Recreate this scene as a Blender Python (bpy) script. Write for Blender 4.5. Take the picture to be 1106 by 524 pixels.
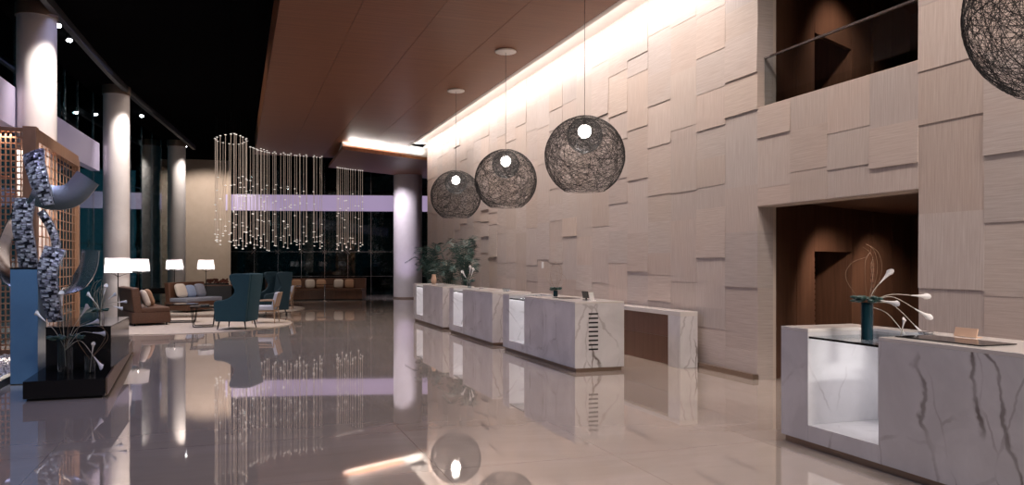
import bpy, bmesh, math, random
from mathutils import Vector, Matrix, noise
for o in list(bpy.data.objects): bpy.data.objects.remove(o)
S = bpy.context.scene
COL = S.collection
PI = math.pi
R = math.radians
EYE = 1.62
# ------------------------------------------------------------------ camera
cam_d = bpy.data.cameras.new('camera'); cam = bpy.data.objects.new('camera', cam_d); COL.objects.link(cam)
cam.location = (0, 0, EYE); cam.rotation_euler = (R(90), 0, R(-19.26))
cam_d.sensor_width = 36; cam_d.lens = 850 / 1106 * 36; cam_d.shift_y = 22.3 / 1106
cam_d.clip_end = 200; S.camera = cam
# ------------------------------------------------------------------ view, world, lights
S.view_settings.view_transform = 'Standard'; S.view_settings.look = 'None'
S.view_settings.exposure = 0.0; S.view_settings.gamma = 1.0; S.view_settings.use_curve_mapping = False
S.cycles.use_denoising = True
S.cycles.max_bounces = 8; S.cycles.diffuse_bounces = 3; S.cycles.glossy_bounces = 4
S.cycles.transparent_max_bounces = 12; S.cycles.caustics_reflective = False; S.cycles.caustics_refractive = False
S.cycles.sample_clamp_indirect = 4
W = bpy.data.worlds.new('night_sky'); S.world = W; W.use_nodes = True
W.node_tree.nodes['Background'].inputs[0].default_value = (0.10, 0.34, 0.46, 1)
W.node_tree.nodes['Background'].inputs[1].default_value = 0.17
def area(name, loc, rot, sx, sy, power, color, spread=180):
    l = bpy.data.lights.new(name, 'AREA'); l.shape = 'RECTANGLE'; l.size = sx; l.size_y = sy
    l.energy = power; l.color = color; l.spread = R(spread)
    o = bpy.data.objects.new(name, l); o.location = loc; o.rotation_euler = rot; COL.objects.link(o); return o
def spot(name, loc, target, power, color, angle=40, blend=.6, size=.05):
    l = bpy.data.lights.new(name, 'SPOT'); l.energy = power; l.color = color; l.spot_size = R(angle)
    l.spot_blend = blend; l.shadow_soft_size = size
    o = bpy.data.objects.new(name, l); o.location = loc
    o.rotation_euler = (Vector(target) - Vector(loc)).to_track_quat('-Z', 'Y').to_euler(); COL.objects.link(o); return o
WARM = (1, .84, .74); WARM2 = (1, .90, .83); LILAC = (.66, .60, 1); COOL = (.72, .82, 1)
# cove strip hidden in the slot between the wood ceiling and the stone wall
area('cove_strip_light', (6.20, 19.3, 6.13), (0, R(-90 + 42), 0), .10, 20, 265, WARM2, 170)
# soffit strip
area('soffit_strip_light', (5.42, 29.72, 5.815), (R(165), 0, R(180 + 29)), 3.7, .06, 85, (1, .95, .90), 160)
# added area fills standing in for unseen ceiling downlights
area('reception_fill', (5.75, 12, 6.0), (0, 0, 0), .25, 22, 370, WARM, 125)
area('lobby_fill', (2.6, 14, 6.0), (0, 0, 0), .3, 24, 70, (1, .84, .76), 120)
area('foreground_fill', (4.8, -3.5, 5.98), (R(50), 0, 0), 2.5, .6, 420, WARM2, 110)  # added fill behind the camera, tilted towards the desk ends
# added cool lilac fill from the street side, no fixture there
area('street_side_fill', (-3.3, 14, 6.6), (0, R(-20), 0), .4, 20, 200, (.52, .55, 1), 120)
area('lounge_fill', (-1.0, 24, 6.65), (0, 0, 0), 4, 9, 210, WARM, 110)  # added broad fill panel in place of separate ceiling downlights
# ------------------------------------------------------------------ helpers
def new_obj(name, bm, mat, parent=None, smooth=False, sharp=35):
    me = bpy.data.meshes.new(name)
    bmesh.ops.recalc_face_normals(bm, faces=bm.faces) if not getattr(bm, 'keep', False) else None
    bm.to_mesh(me); bm.free()
    o = bpy.data.objects.new(name, me); COL.objects.link(o)
    if mat: me.materials.append(mat)
    if smooth:
        for p in me.polygons: p.use_smooth = True
        try: me.set_sharp_from_angle(angle=R(sharp))
        except Exception: pass
    if parent: o.parent = parent
    return o
def tag(o, label, cat, group=None):
    o['label'] = label; o['category'] = cat
    if group: o['group'] = group
    return o
def thing(name, label, cat, loc=(0, 0, 0), rz=0, group=None):
    o = bpy.data.objects.new(name, None); COL.objects.link(o); o.location = loc; o.rotation_euler = (0, 0, rz)
    o.empty_display_size = .1
    return tag(o, label, cat, group)
def struct(name, bm, mat, **k):
    o = new_obj(name, bm, mat, **k); o['kind'] = 'structure'; return o
def kids(o): return [c for c in bpy.data.objects if c.parent == o]
def dup(root, loc, rz, label, group=None):
    def rec(o, par):
        c = o.copy(); COL.objects.link(c)
        if par: c.parent = par
        for k in kids(o): rec(k, c)
        return c
    r = rec(root, None); r.location = loc; r.rotation_euler = (0, 0, rz); r['label'] = label
    if group: r['group'] = group
    return r
def B(): return bmesh.new()
def box(bm, c, s, rz=0, bev=0, seg=2, m=None):
    mt = Matrix.Translation(c) @ Matrix.Rotation(rz, 4, 'Z') @ (m or Matrix.Identity(4)) @ Matrix.Diagonal((s[0], s[1], s[2], 1))
    g = bmesh.ops.create_cube(bm, size=1, matrix=mt)
    if bev:
        vs = set(g['verts']); es = [e for e in bm.edges if e.verts[0] in vs and e.verts[1] in vs]
        bmesh.ops.bevel(bm, geom=es, offset=bev, segments=seg, profile=.6, affect='EDGES', clamp_overlap=True)
def b2(bm, x0, x1, y0, y1, z0, z1, bev=0):
    box(bm, ((x0 + x1) / 2, (y0 + y1) / 2, (z0 + z1) / 2), (abs(x1 - x0), abs(y1 - y0), abs(z1 - z0)), 0, bev)
def frame_of(d):
    d = d.normalized(); a = Vector((0, 0, 1)) if abs(d.z) < .9 else Vector((1, 0, 0))
    u = d.cross(a).normalized(); return u, d.cross(u).normalized()
def tube(bm, pts, r, n=6, closed=False, cap=True):
    pts = [Vector(p) for p in pts]; L = len(pts); rings = []
    u = None
    for i, p in enumerate(pts):
        if closed: d = pts[(i + 1) % L] - pts[i - 1]
        else: d = pts[min(i + 1, L - 1)] - pts[max(i - 1, 0)]
        d.normalize()
        if u is None: u, v = frame_of(d)
        else:
            u = (u - d * u.dot(d))
            if u.length < 1e-6: u, v = frame_of(d)
            u.normalize(); v = d.cross(u)
        rr = r[i] if isinstance(r, (list, tuple)) else r
        rings.append([bm.verts.new(p + (u * math.cos(2 * PI * k / n) + v * math.sin(2 * PI * k / n)) * rr) for k in range(n)])
    for i in range(L if closed else L - 1):
        a, b = rings[i], rings[(i + 1) % L]
        for k in range(n): bm.faces.new((a[k], a[(k + 1) % n], b[(k + 1) % n], b[k]))
    if cap and not closed:
        bm.faces.new(rings[0][::-1]); bm.faces.new(rings[-1])
def lathe(bm, prof, n=32, c=(0, 0, 0)):
    rings = []
    for r, z in prof:
        if r < 1e-5: rings.append([bm.verts.new((c[0], c[1], c[2] + z))])
        else: rings.append([bm.verts.new((c[0] + r * math.cos(2 * PI * k / n), c[1] + r * math.sin(2 * PI * k / n), c[2] + z)) for k in range(n)])
    for a, b in zip(rings, rings[1:]):
        for k in range(n):
            k2 = (k + 1) % n
            if len(a) == 1 and len(b) == 1: continue
            if len(a) == 1: bm.faces.new((a[0], b[k], b[k2]))
            elif len(b) == 1: bm.faces.new((a[k], a[k2], b[0]))
            else: bm.faces.new((a[k], a[k2], b[k2], b[k]))
def prism(bm, poly, z0, z1, axis='Z', m=None):
    def P(a, b, c):
        v = Vector((a, b, c)) if axis == 'Z' else (Vector((a, c, b)) if axis == 'Y' else Vector((c, a, b)))
        return m @ v if m else v
    lo = [bm.verts.new(P(a, b, z0)) for a, b in poly]; hi = [bm.verts.new(P(a, b, z1)) for a, b in poly]
    n = len(poly); bm.faces.new(lo[::-1]); bm.faces.new(hi)
    for i in range(n): bm.faces.new((lo[i], lo[(i + 1) % n], hi[(i + 1) % n], hi[i]))
def path_wall(bm, pts, th, z0, z1):
    """thick vertical band following plan points; thickness to the left of travel"""
    pts = [Vector((p[0], p[1])) for p in pts]; out = []
    for i, p in enumerate(pts):
        d = (pts[min(i + 1, len(pts) - 1)] - pts[max(i - 1, 0)]).normalized()
        out.append(p + Vector((-d.y, d.x)) * th)
    prism(bm, [tuple(p) for p in pts] + [tuple(p) for p in out[::-1]], z0, z1)
def smooth_pts(pts, n=8):
    pts = [Vector(p) for p in pts]; out = []
    for i in range(len(pts) - 1):
        p0 = pts[max(i - 1, 0)]; p1 = pts[i]; p2 = pts[i + 1]; p3 = pts[min(i + 2, len(pts) - 1)]
        for k in range(n):
            t = k / n
            out.append(.5 * ((2 * p1) + (-p0 + p2) * t + (2 * p0 - 5 * p1 + 4 * p2 - p3) * t * t + (-p0 + 3 * p1 - 3 * p2 + p3) * t ** 3))
    out.append(pts[-1]); return out
# ------------------------------------------------------------------ materials
def mat(name, col=(.5, .5, .5), rough=.5, metal=0, ior=None, emit=None, es=0, coat=0, sheen=0):
    m = bpy.data.materials.new(name); m.use_nodes = True; b = m.node_tree.nodes['Principled BSDF']
    b.inputs['Base Color'].default_value = (*col, 1); b.inputs['Roughness'].default_value = rough
    b.inputs['Metallic'].default_value = metal
    if ior: b.inputs['IOR'].default_value = ior
    if emit: b.inputs['Emission Color'].default_value = (*emit, 1); b.inputs['Emission Strength'].default_value = es
    if coat: b.inputs['Coat Weight'].default_value = coat
    if sheen: b.inputs['Sheen Weight'].default_value = sheen
    return m
def nodes(m): return m.node_tree.nodes, m.node_tree.links, m.node_tree.nodes['Principled BSDF']
def N(m, t, **k):
    n = m.node_tree.nodes.new(t)
    for a, v in k.items(): setattr(n, a, v)
    return n
def coords(m, scale=(1, 1, 1), kind='Object', rot=(0, 0, 0)):
    tc = N(m, 'ShaderNodeTexCoord'); mp = N(m, 'ShaderNodeMapping')
    mp.inputs['Scale'].default_value = scale; mp.inputs['Rotation'].default_value = rot
    m.node_tree.links.new(tc.outputs[kind], mp.inputs[0]); return mp.outputs[0]
def ntex(m, vec, scale, detail=4, rough=.55, dist=0):
    n = N(m, 'ShaderNodeTexNoise'); n.inputs['Scale'].default_value = scale; n.inputs['Detail'].default_value = detail
    n.inputs['Roughness'].default_value = rough; n.inputs['Distortion'].default_value = dist
    m.node_tree.links.new(vec, n.inputs['Vector']); return n.outputs[0]
def ramp(m, fac, stops):
    r = N(m, 'ShaderNodeValToRGB'); e = r.color_ramp.elements
    while len(e) < len(stops): e.new(.5)
    for i, (p, c) in enumerate(stops):
        e[i].position = p; e[i].color = (*c, 1) if len(c) == 3 else c
    m.node_tree.links.new(fac, r.inputs[0]); return r.outputs[0]
def bump(m, h, strength=.2, dist=.01):
    b = N(m, 'ShaderNodeBump'); b.inputs['Strength'].default_value = strength; b.inputs['Distance'].default_value = dist
    m.node_tree.links.new(h, b.inputs['Height']); m.node_tree.links.new(b.outputs[0], m.node_tree.nodes['Principled BSDF'].inputs['Normal'])
def mix(m, a, b, f, mode='MIX'):
    n = N(m, 'ShaderNodeMix', data_type='RGBA', blend_type=mode)
    for s, v in ((0, f), (6, a), (7, b)):
        if isinstance(v, (int, float)): n.inputs[s].default_value = v
        elif isinstance(v, tuple): n.inputs[s].default_value = (*v, 1)
        else: m.node_tree.links.new(v, n.inputs[s])
    return n.outputs[2]
def wood(name, c1, c2, scale=(1, 1, 1), rough=.35, bs=.05):
    m = mat(name, c1, rough); v = coords(m, scale)
    f = ntex(m, v, 3, 6, .6, .3)
    c = ramp(m, f, [(.3, c1), (.7, c2)])
    m.node_tree.links.new(c, nodes(m)[2].inputs['Base Color'])
    if bs: bump(m, f, bs, .005)
    return m
# polished beige stone floor
M_floor = mat('polished_floor', (.3, .25, .22), .028, .45, ior=2.4)
v = coords(M_floor, (1, 1, 1)); f1 = ntex(M_floor, coords(M_floor, (.35, 1.2, 1), rot=(0, 0, .5)), 1.1, 7, .62, 1.2)
c = ramp(M_floor, f1, [(.3, (.58, .50, .44)), (.5, (.64, .56, .50)), (.72, (.70, .62, .57))])
bk = N(M_floor, 'ShaderNodeTexBrick'); bk.offset = 0
M_floor.node_tree.links.new(v, bk.inputs[0]); bk.inputs['Scale'].default_value = 1
bk.inputs['Brick Width'].default_value = 1.5; bk.inputs['Row Height'].default_value = 1.5; bk.inputs['Mortar Size'].default_value = .004
bk.inputs['Color1'].default_value = (1, 1, 1, 1); bk.inputs['Color2'].default_value = (.93, .93, .93, 1); bk.inputs['Mortar'].default_value = (.72, .68, .66, 1)
M_floor.node_tree.links.new(mix(M_floor, c, bk.outputs[0], 1.0, 'MULTIPLY'), nodes(M_floor)[2].inputs['Base Color'])
bump(M_floor, ntex(M_floor, v, 1.6, 2, .5), .025, .01)
# stone wall blocks: uv gives grain, colour attribute the block's own tone
def stone(name):
    m = mat(name, (.6, .5, .43), .62); v = coords(m, (1, 1, 1), 'UV')
    mp = N(m, 'ShaderNodeMapping'); mp.inputs['Scale'].default_value = (1.4, 42, 1); m.node_tree.links.new(v, mp.inputs[0])
    f = ntex(m, mp.outputs[0], 1.6, 5, .65, .15)
    c = ramp(m, f, [(.25, (.48, .40, .365)), (.5, (.58, .50, .465)), (.75, (.68, .61, .575))])
    f2 = ntex(m, v, .9, 3, .5, .6)
    c = mix(m, c, (.63, .49, .42), ramp(m, f2, [(.5, (0, 0, 0)), (.75, (.3, .3, .3))]))
    a = N(m, 'ShaderNodeAttribute', attribute_name='tone')
    m.node_tree.links.new(mix(m, c, a.outputs['Color'], 1.0, 'MULTIPLY'), nodes(m)[2].inputs['Base Color'])
    bump(m, f, .25, .006); return m
M_stone = stone('travertine_blocks')
M_plain = mat('smooth_limestone', (.60, .50, .43), .6)
M_cove = mat('white_cove_plaster', (.82, .78, .74), .7)
# marble
def marble(name, seed, base=(.80, .78, .79)):
    m = mat(name, base, .16); v = coords(m); L = m.node_tree.links
    mp = N(m, 'ShaderNodeMapping'); mp.inputs['Location'].default_value = (seed * 3.1, seed * 1.7, seed * 2.3); L.new(v, mp.inputs[0]); v = mp.outputs[0]
    def vein(scale, w, dist, loc, rot):
        ns = N(m, 'ShaderNodeTexNoise'); ns.inputs['Scale'].default_value = 2.3; ns.inputs['Detail'].default_value = 4; ns.inputs['Roughness'].default_value = .5
        L.new(v, ns.inputs['Vector'])
        mx = N(m, 'ShaderNodeVectorMath', operation='SCALE'); mx.inputs['Scale'].default_value = dist; L.new(ns.outputs['Color'], mx.inputs[0])
        ad = N(m, 'ShaderNodeVectorMath', operation='ADD'); L.new(v, ad.inputs[0]); L.new(mx.outputs[0], ad.inputs[1])
        mp2 = N(m, 'ShaderNodeMapping'); mp2.inputs['Location'].default_value = loc; mp2.inputs['Scale'].default_value = (1.2, 1.2, .55); mp2.inputs['Rotation'].default_value = rot
        L.new(ad.outputs[0], mp2.inputs[0])
        vo = N(m, 'ShaderNodeTexVoronoi', feature='DISTANCE_TO_EDGE'); vo.inputs['Scale'].default_value = scale; L.new(mp2.outputs[0], vo.inputs['Vector'])
        return ramp(m, vo.outputs['Distance'], [(0, (1, 1, 1)), (w * .7, (.9, .9, .9)), (w, (0, 0, 0))])
    c = ramp(m, ntex(m, v, 1.7, 5, .6, .6), [(.35, tuple(x * .84 for x in base)), (.62, base)])
    gate = ramp(m, ntex(m, v, .9, 3), [(.47, (0, 0, 0)), (.60, (.9, .9, .9))])
    c = mix(m, c, (.15, .115, .10), mix(m, (0, 0, 0), vein(.62, .0085, .24, (0, 0, 0), (.3, .2, 0)), gate))
    g2 = ramp(m, ntex(m, v, 2.1, 3), [(.42, (0, 0, 0)), (.62, (.55, .55, .55))])
    c = mix(m, c, (.42, .38, .38), mix(m, (0, 0, 0), vein(1.5, .014, .22, (5, 2, 1), (.9, .4, .3)), g2))
    L.new(c, nodes(m)[2].inputs['Base Color']); return m
M_marble = marble('veined_white_marble', 1.0)
M_marble2 = marble('veined_marble_near', 4.3)
M_top = mat('pale_marble_top', (.80, .76, .73), .12)
# woods
M_ceil = wood('walnut_ceiling', (.17, .066, .030), (.26, .112, .055), (.22, 7, 1), .40, .02); M_ceil.node_tree.nodes['Principled BSDF'].inputs['Specular IOR Level'].default_value = .22
M_wdark = wood('dark_walnut_panels', (.085, .038, .022), (.15, .072, .042), (6, 6, .3), .38)
M_wcons = wood('walnut_console', (.16, .075, .05), (.22, .11, .075), (5, 5, .25), .35)
M_lat = wood('copper_toned_timber', (.40, .22, .13), (.50, .29, .18), (3, 3, .5), .35)
M_chw = wood('chair_oak', (.30, .20, .13), (.38, .26, .17), (4, 4, 1), .45)
M_black = mat('black_lacquer', (.008, .008, .009), .10)
M_blackm = mat('black_metal', (.012, .012, .013), .35, .6)
M_dark = mat('dark_ceiling_paint', (.004, .004, .0045), .9); M_dark.node_tree.nodes['Principled BSDF'].inputs['Specular IOR Level'].default_value = 0
M_dark2 = mat('charcoal_bulkhead', (.02, .021, .024), .6)
M_steel = mat('brushed_steel', (.55, .56, .58), .25, 1)
M_bronze = mat('bronze_edge', (.30, .22, .17), .35, .7)
M_chrome = mat('polished_metal', (.8, .8, .82), .08, 1)
def noisy(name, c1, c2, rough, scale, metal=0, b=.1, sheen=0):
    m = mat(name, c1, rough, metal, sheen=sheen); v = coords(m); f = ntex(m, v, scale, 5, .6)
    m.node_tree.links.new(ramp(m, f, [(.35, c1), (.65, c2)]), nodes(m)[2].inputs['Base Color']); bump(m, f, b, .004); return m
M_col = noisy('pearl_column_render', (.66, .62, .60), (.72, .68, .66), .42, 2.2, b=.02)
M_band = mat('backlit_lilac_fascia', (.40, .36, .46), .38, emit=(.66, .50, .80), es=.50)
M_band2 = mat('lilac_fascia_metal_glow', (.33, .30, .40), .38, emit=(.50, .46, .80), es=.06)  # faint emission stands in for light falling on the left fascia
M_beige = noisy('beige_plaster', (.56, .44, .34), (.60, .48, .38), .7, 3, b=.05)
M_teal = noisy('teal_velvet', (.005, .038, .060), (.008, .060, .088), .8, 60, b=.2, sheen=0)
M_tealx = noisy('dark_blue_velvet', (.003, .022, .036), (.006, .034, .052), .8, 60, b=.2, sheen=0)
M_brown = noisy('brown_leather', (.085, .036, .019), (.12, .055, .030), .5, 30)
M_grey = noisy('grey_blue_fabric', (.22, .24, .30), (.28, .30, .37), .9, 50)
M_cush = noisy('cream_cushion', (.62, .55, .48), (.70, .63, .56), .9, 60)
M_cushb = noisy('tan_cushion', (.40, .24, .15), (.48, .30, .19), .9, 60)
M_cushl = noisy('blue_cushion', (.25, .33, .50), (.34, .42, .60), .9, 60)
M_seat = noisy('pale_blue_fabric', (.52, .58, .72), (.60, .66, .78), .9, 60)
M_rug = noisy('cream_rug', (.46, .40, .35), (.56, .50, .44), .95, 9, b=.5)
M_shade = mat('linen_shade', (.8, .76, .74), .8)
_n, _l, _b = nodes(M_shade); _t = _n.new('ShaderNodeBsdfTranslucent'); _t.inputs[0].default_value = (.80, .76, .78, 1); _m = _n.new('ShaderNodeMixShader'); _m.inputs[0].default_value = .7
_l.new(_b.outputs[0], _m.inputs[1]); _l.new(_t.outputs[0], _m.inputs[2]); _l.new(_m.outputs[0], _n['Material Output'].inputs[0])
M_glow = mat('lamp_glass', (1, 1, 1), .4, emit=(1, .95, .90), es=14)
M_spotlens = mat('spot_lens', (1, 1, 1), .4, emit=(.92, .96, 1), es=40)
M_crystal = mat('lit_crystal', (.9, .9, .9), .1, emit=(1, .90, .82), es=.65)
M_rod = mat('lit_acrylic_rod', (.75, .64, .56), .30, emit=(1, .80, .66), es=.16)
M_leaf = noisy('palm_leaf', (.012, .045, .040), (.03, .085, .075), .45, 8)
M_stem2 = mat('pale_stem', (.45, .42, .36), .5)
M_stem = mat('green_stem', (.10, .13, .06), .6)
M_wire = mat('black_paper_wire', (.010, .009, .010), .7)
M_petal = mat('white_petal', (.82, .80, .80), .5)
M_pebble = noisy('white_pebbles', (.6, .58, .58), (.8, .78, .78), .6, 12)
M_bluep = noisy('blue_painted_pedestal', (.08, .16, .28), (.10, .20, .34), .35, 1.5, b=.01)
M_paper = mat('white_card', (.8, .8, .8), .6)
M_vase = mat('dark_teal_glass', (.008, .03, .04), .05, ior=1.5)
M_tan = mat('tan_ceramic', (.62, .42, .30), .3)
def glass(name, tint, refl=.06, solid=0.0):
    m = bpy.data.materials.new(name); m.use_nodes = True; n = m.node_tree.nodes; l = m.node_tree.links
    n.remove(n['Principled BSDF']); out = n['Material Output']
    t = n.new('ShaderNodeBsdfTransparent'); t.inputs[0].default_value = (*tint, 1)
    g = n.new('ShaderNodeBsdfGlossy'); g.inputs['Roughness'].default_value = .02
    lw = n.new('ShaderNodeLayerWeight'); lw.inputs[0].default_value = .5
    pw = n.new('ShaderNodeMath'); pw.operation = 'POWER'; pw.inputs[1].default_value = 5; l.new(lw.outputs['Facing'], pw.inputs[0])
    fr = n.new('ShaderNodeMath'); fr.operation = 'MULTIPLY_ADD'; fr.inputs[1].default_value = .9; fr.inputs[2].default_value = refl * .7; l.new(pw.outputs[0], fr.inputs[0])
    mx = n.new('ShaderNodeMixShader'); l.new(fr.outputs[0], mx.inputs[0]); l.new(t.outputs[0], mx.inputs[1]); l.new(g.outputs[0], mx.inputs[2])
    l.new(mx.outputs[0], out.inputs[0]); return m
M_glass = glass('tinted_facade_glass', (.55, .72, .75))
M_clear = glass('clear_glass', (.86, .90, .92))
M_smoke = glass('smoked_glass', (.35, .42, .45))
def woven(name):
    m = mat(name, (.6, .6, .65), .30, .45); v = coords(m, (1, 1, 1), 'UV')
    mp = N(m, 'ShaderNodeMapping'); mp.inputs['Scale'].default_value = (1.9, 1, 1); m.node_tree.links.new(v, mp.inputs[0])
    vo = N(m, 'ShaderNodeTexVoronoi', distance='CHEBYCHEV'); vo.inputs['Scale'].default_value = 17; m.node_tree.links.new(mp.outputs[0], vo.inputs['Vector'])
    sp_ = N(m, 'ShaderNodeSeparateColor'); m.node_tree.links.new(vo.outputs['Color'], sp_.inputs[0])
    c = ramp(m, sp_.outputs[0], [(.15, (.20, .18, .21)), (.40, (.55, .52, .60)), (.8, (.98, .96, 1))])
    e_ = ramp(m, vo.outputs['Distance'], [(.40, (1, 1, 1)), (.62, (.05, .05, .06))])
    m.node_tree.links.new(mix(m, c, e_, 1.0, 'MULTIPLY'), nodes(m)[2].inputs['Base Color'])
    h = N(m, 'ShaderNodeMath', operation='ADD'); m.node_tree.links.new(sp_.outputs[1], h.inputs[0]); m.node_tree.links.new(vo.outputs['Distance'], h.inputs[1])
    bump(m, h.outputs[0], .8, .03); return m
M_woven = woven('woven_metal')
# ------------------------------------------------------------------ SETTING
WX, H, HD = 6.83, 6.02, 6.75
bm = B(); b2(bm, -9, 14, -8, 48, -.3, 0); struct('floor', bm, M_floor)
# wood ceiling with panel joints
bm = B(); xs = [.68, 2.0, 3.33, 4.65, 6.06]
for a, b in zip(xs, xs[1:]): b2(bm, a + .004, b - .004, -8, 33.5, H, H + .06)
b2(bm, .70, 6.04, -8, 33.48, H + .03, H + .12)
struct('ceiling', bm, M_ceil)
bm = B(); b2(bm, .68, .72, -8, 33.5, H + .0, HD); b2(bm, .72, 6.9, 33.46, 33.5, H + .0, HD)
struct('trim_1', bm, M_ceil)
# recess (cove) above the wall edge
bm = B(); b2(bm, 6.0, 7.0, -8, 33.4, 6.24, 6.34); b2(bm, 6.04, 6.06, -8, 33.4, H, 6.26)
struct('trim_2', bm, M_cove)
bm = B(); b2(bm, 6.06, 6.16, -8, 33.4, H, H + .03); struct('trim_3', bm, M_cove)
bm = B(); b2(bm, -9, 14, -8, 48, HD, HD + .2); struct('ceiling_dark', bm, M_dark)
# ceiling track and downlight rail of the dark ceiling
bm = B(); b2(bm, -.22, -.13, 6, 30, HD - .05, HD); 
tr = thing('ceiling_track', 'thin black lighting track running along the dark ceiling', 'track'); 
new_obj('rail', bm, M_dark, tr)
# stone feature wall
rnd = random.Random(7)
def block_wall(name, ycuts, zr, base_x=WX, seed=1, hmin=.30, hmax=1.05):
    r = random.Random(seed); bm = B(); uvl = bm.loops.layers.uv.new('UVMap'); cl = bm.loops.layers.color.new('tone')
    for y0, y1 in zip(ycuts, ycuts[1:]):
        z = zr[0]; first = True; prev = -1
        while z < zr[1] - 1e-4:
            h = r.uniform(hmin, hmax) * (.6 if first else 1); first = False
            if zr[1] - (z + h) < .3: h = zr[1] - z
            d = r.choice([.002, .004, .006]); lip = r.choice([0, 0, 0, .004, .007, .010, .030 if r.random() < .35 else .014])
            if d == prev: d += .004
            prev = d
            n0 = len(bm.faces); b2(bm, base_x - d, base_x + .25, y0, y1, z, z + h)
            bm.faces.ensure_lookup_table(); t = r.uniform(.91, .97)
            for vv in {v_ for f in bm.faces[n0:] for v_ in f.verts}:
                if vv.co.z < z + 1e-4 and vv.co.x < base_x: vv.co.x -= lip; tw = r.uniform(-.01, .015)
            horiz = r.random() < .45; ox, oy = r.uniform(0, 50), r.uniform(0, 50)
            for f in bm.faces[n0:]:
                for l in f.loops:
                    co = l.vert.co
                    a, b = (co.y + co.x, co.z) if horiz else (co.z, co.y + co.x)
                    l[uvl].uv = (a + ox, b + oy); l[cl] = (min(1, t + tw), t, t - tw, 1)
            z += h
    return struct(name, bm, M_stone)
YA, YB, YE = 9.19, 6.46, 29.25
block_wall('wall_right', [YA + (YE - YA) / 26 * i for i in range(27)], (.0, 6.24), seed=11)
block_wall('wall_right_near', [YB - .78 * i for i in range(0, 12)][::-1], (.0, 6.24), seed=5, hmin=.45)
block_wall('wall_right_spandrel', [YB + (YA - YB) / 4 * i for i in range(5)], (2.41, 3.77), seed=3, hmin=.4, hmax=.7)
# end wall returns and portal jambs (smooth stone)
bm = B()
b2(bm, WX + .003, 7.13, YA + .001, YA + .3, 0, 6.24); b2(bm, WX + .003, 7.13, YB - .3, YB - .001, 0, 6.24)
b2(bm, WX + .003, 7.13, YB, YA, 2.4, 2.43); b2(bm, WX + .003, 7.13, YB, YA, 3.74, 3.78); b2(bm, WX + .01, 7.2, YE - .2, YE + .001, 0, 6.24)
struct('trim_4', bm, M_plain)
bm = B(); b2(bm, WX - .005 - .08, WX + .01, YA, YE, 0, .075); struct('baseboard_right', bm, M_bronze)
bm = B(); b2(bm, WX + .26, 7.4, YA + .3, YE, 0, 6.24); b2(bm, WX + .26, 7.4, -2, YB - .3, 0, 6.24); struct('wall_right_core', bm, M_plain)
# portal interior (walnut lined), lower and upper
dv = Vector((.906, .423, 0)); nv = Vector((-.423, .906, 0))
def wbox(bm, s0, s1, d0, d1, z0, z1):
    o = Vector((7.13, YA, 0)); ps = [o + dv * s0 + nv * d0, o + dv * s1 + nv * d0, o + dv * s1 + nv * d1, o + dv * s0 + nv * d1]
    prism(bm, [(p.x, p.y) for p in ps], z0, z1)
bm = B()
for (s0, s1, za, zb) in ((0, .62, 0, 6.3), (.62, 1.21, 0, 6.3), (1.21, 2.56, 1.80, 3.6), (1.21, 2.56, 5.1, 6.3), (2.56, 3.35, 0, 6.3), (3.35, 3.45, 0, 2.1), (3.45, 4.3, 0, 6.3), (4.3, 5.2, 0, 6.3)):
    wbox(bm, s0 + .004, s1 - .004, 0, .08, za, zb)
wbox(bm, 1.13, 6, .75, .85, 0, 6.3); wbox(bm, 1.13, 1.21, .08, .75, 0, 6.3); wbox(bm, 2.56, 2.64, .08, .75, 0, 6.3)
b2(bm, 12, 12.1, -1, 14, 0, 6.3); b2(bm, 7.4, 12, 3.5, 3.6, 0, 6.3)
struct('wall_portal', bm, M_wdark)
bm = B()
for k in range(16): wbox(bm, 1.23, 2.54, .60, .66, .3 + k * .09, .36 + k * .09)
for k in range(10): wbox(bm, 3.33, 3.47, -.01, .03, .75 + k * .09, .81 + k * .09)
struct('trim_5', bm, M_wcons)
bm = B(); b2(bm, 7.13, 12, 3.6, 14, 2.5, 3.6); b2(bm, 7.13, 12, 3.6, 14, 6.3, 6.4); struct('ceiling_portal', bm, M_wdark)
spot('portal_downlight', (8.35, 8.75, 2.47), (8.75, 9.45, 1.2), 170, WARM, 95, .7, .08)
spot('portal_downlight', (10.0, 9.4, 2.47), (10.4, 10.2, 1.0), 150, WARM, 95, .7, .08)
spot('gallery_downlight', (8.8, 8.9, 6.2), (9.2, 9.7, 4.2), 170, WARM, 95, .7, .08)
# balustrade glass in the upper opening
t_ = thing('glass_balustrade', 'frameless glass balustrade with thin steel rail in the upper wall opening', 'railing', (0, 0, 0))
bm = B(); b2(bm, 6.93, 6.945, YB + .01, YA - .01, 3.781, 4.46); new_obj('pane', bm, M_clear, t_)
bm = B(); b2(bm, 6.92, 6.955, YB + .01, YA - .01, 4.46, 4.485); new_obj('rail', bm, M_steel, t_)
# soffit box at the far end
fr = [Vector((3.55, 28.5)), Vector((9.6, 31.85))]; dd = (fr[1] - fr[0]).normalized(); nn = Vector((-dd.y, dd.x))
q = [fr[0], fr[1], fr[1] + nn * 5.4, fr[0] + nn * 4.6 + dd * 1.6]
q[3] = Vector((3.66, 34.1)); q[2] = Vector((9.6, 37.6))
bm = B(); prism(bm, [tuple(p) for p in q], 5.68, 5.80)
struct('ceiling_soffit', bm, M_dark2 if False else M_ceil)
ins = [q[0] + nn * .35 + dd * .25, q[1] + nn * .35, q[2] - nn * .2, q[3] - nn * .2 + dd * .2]
bm = B(); prism(bm, [tuple(p) for p in ins], 5.80, 6.9); struct('wall_soffit', bm, M_cove)
bm = B(); prism(bm, [(6.06, 30), (9.6, 30), (9.6, 33.4), (6.06, 33.4)], 6.24, 6.3); struct('trim_6', bm, M_cove)
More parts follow.
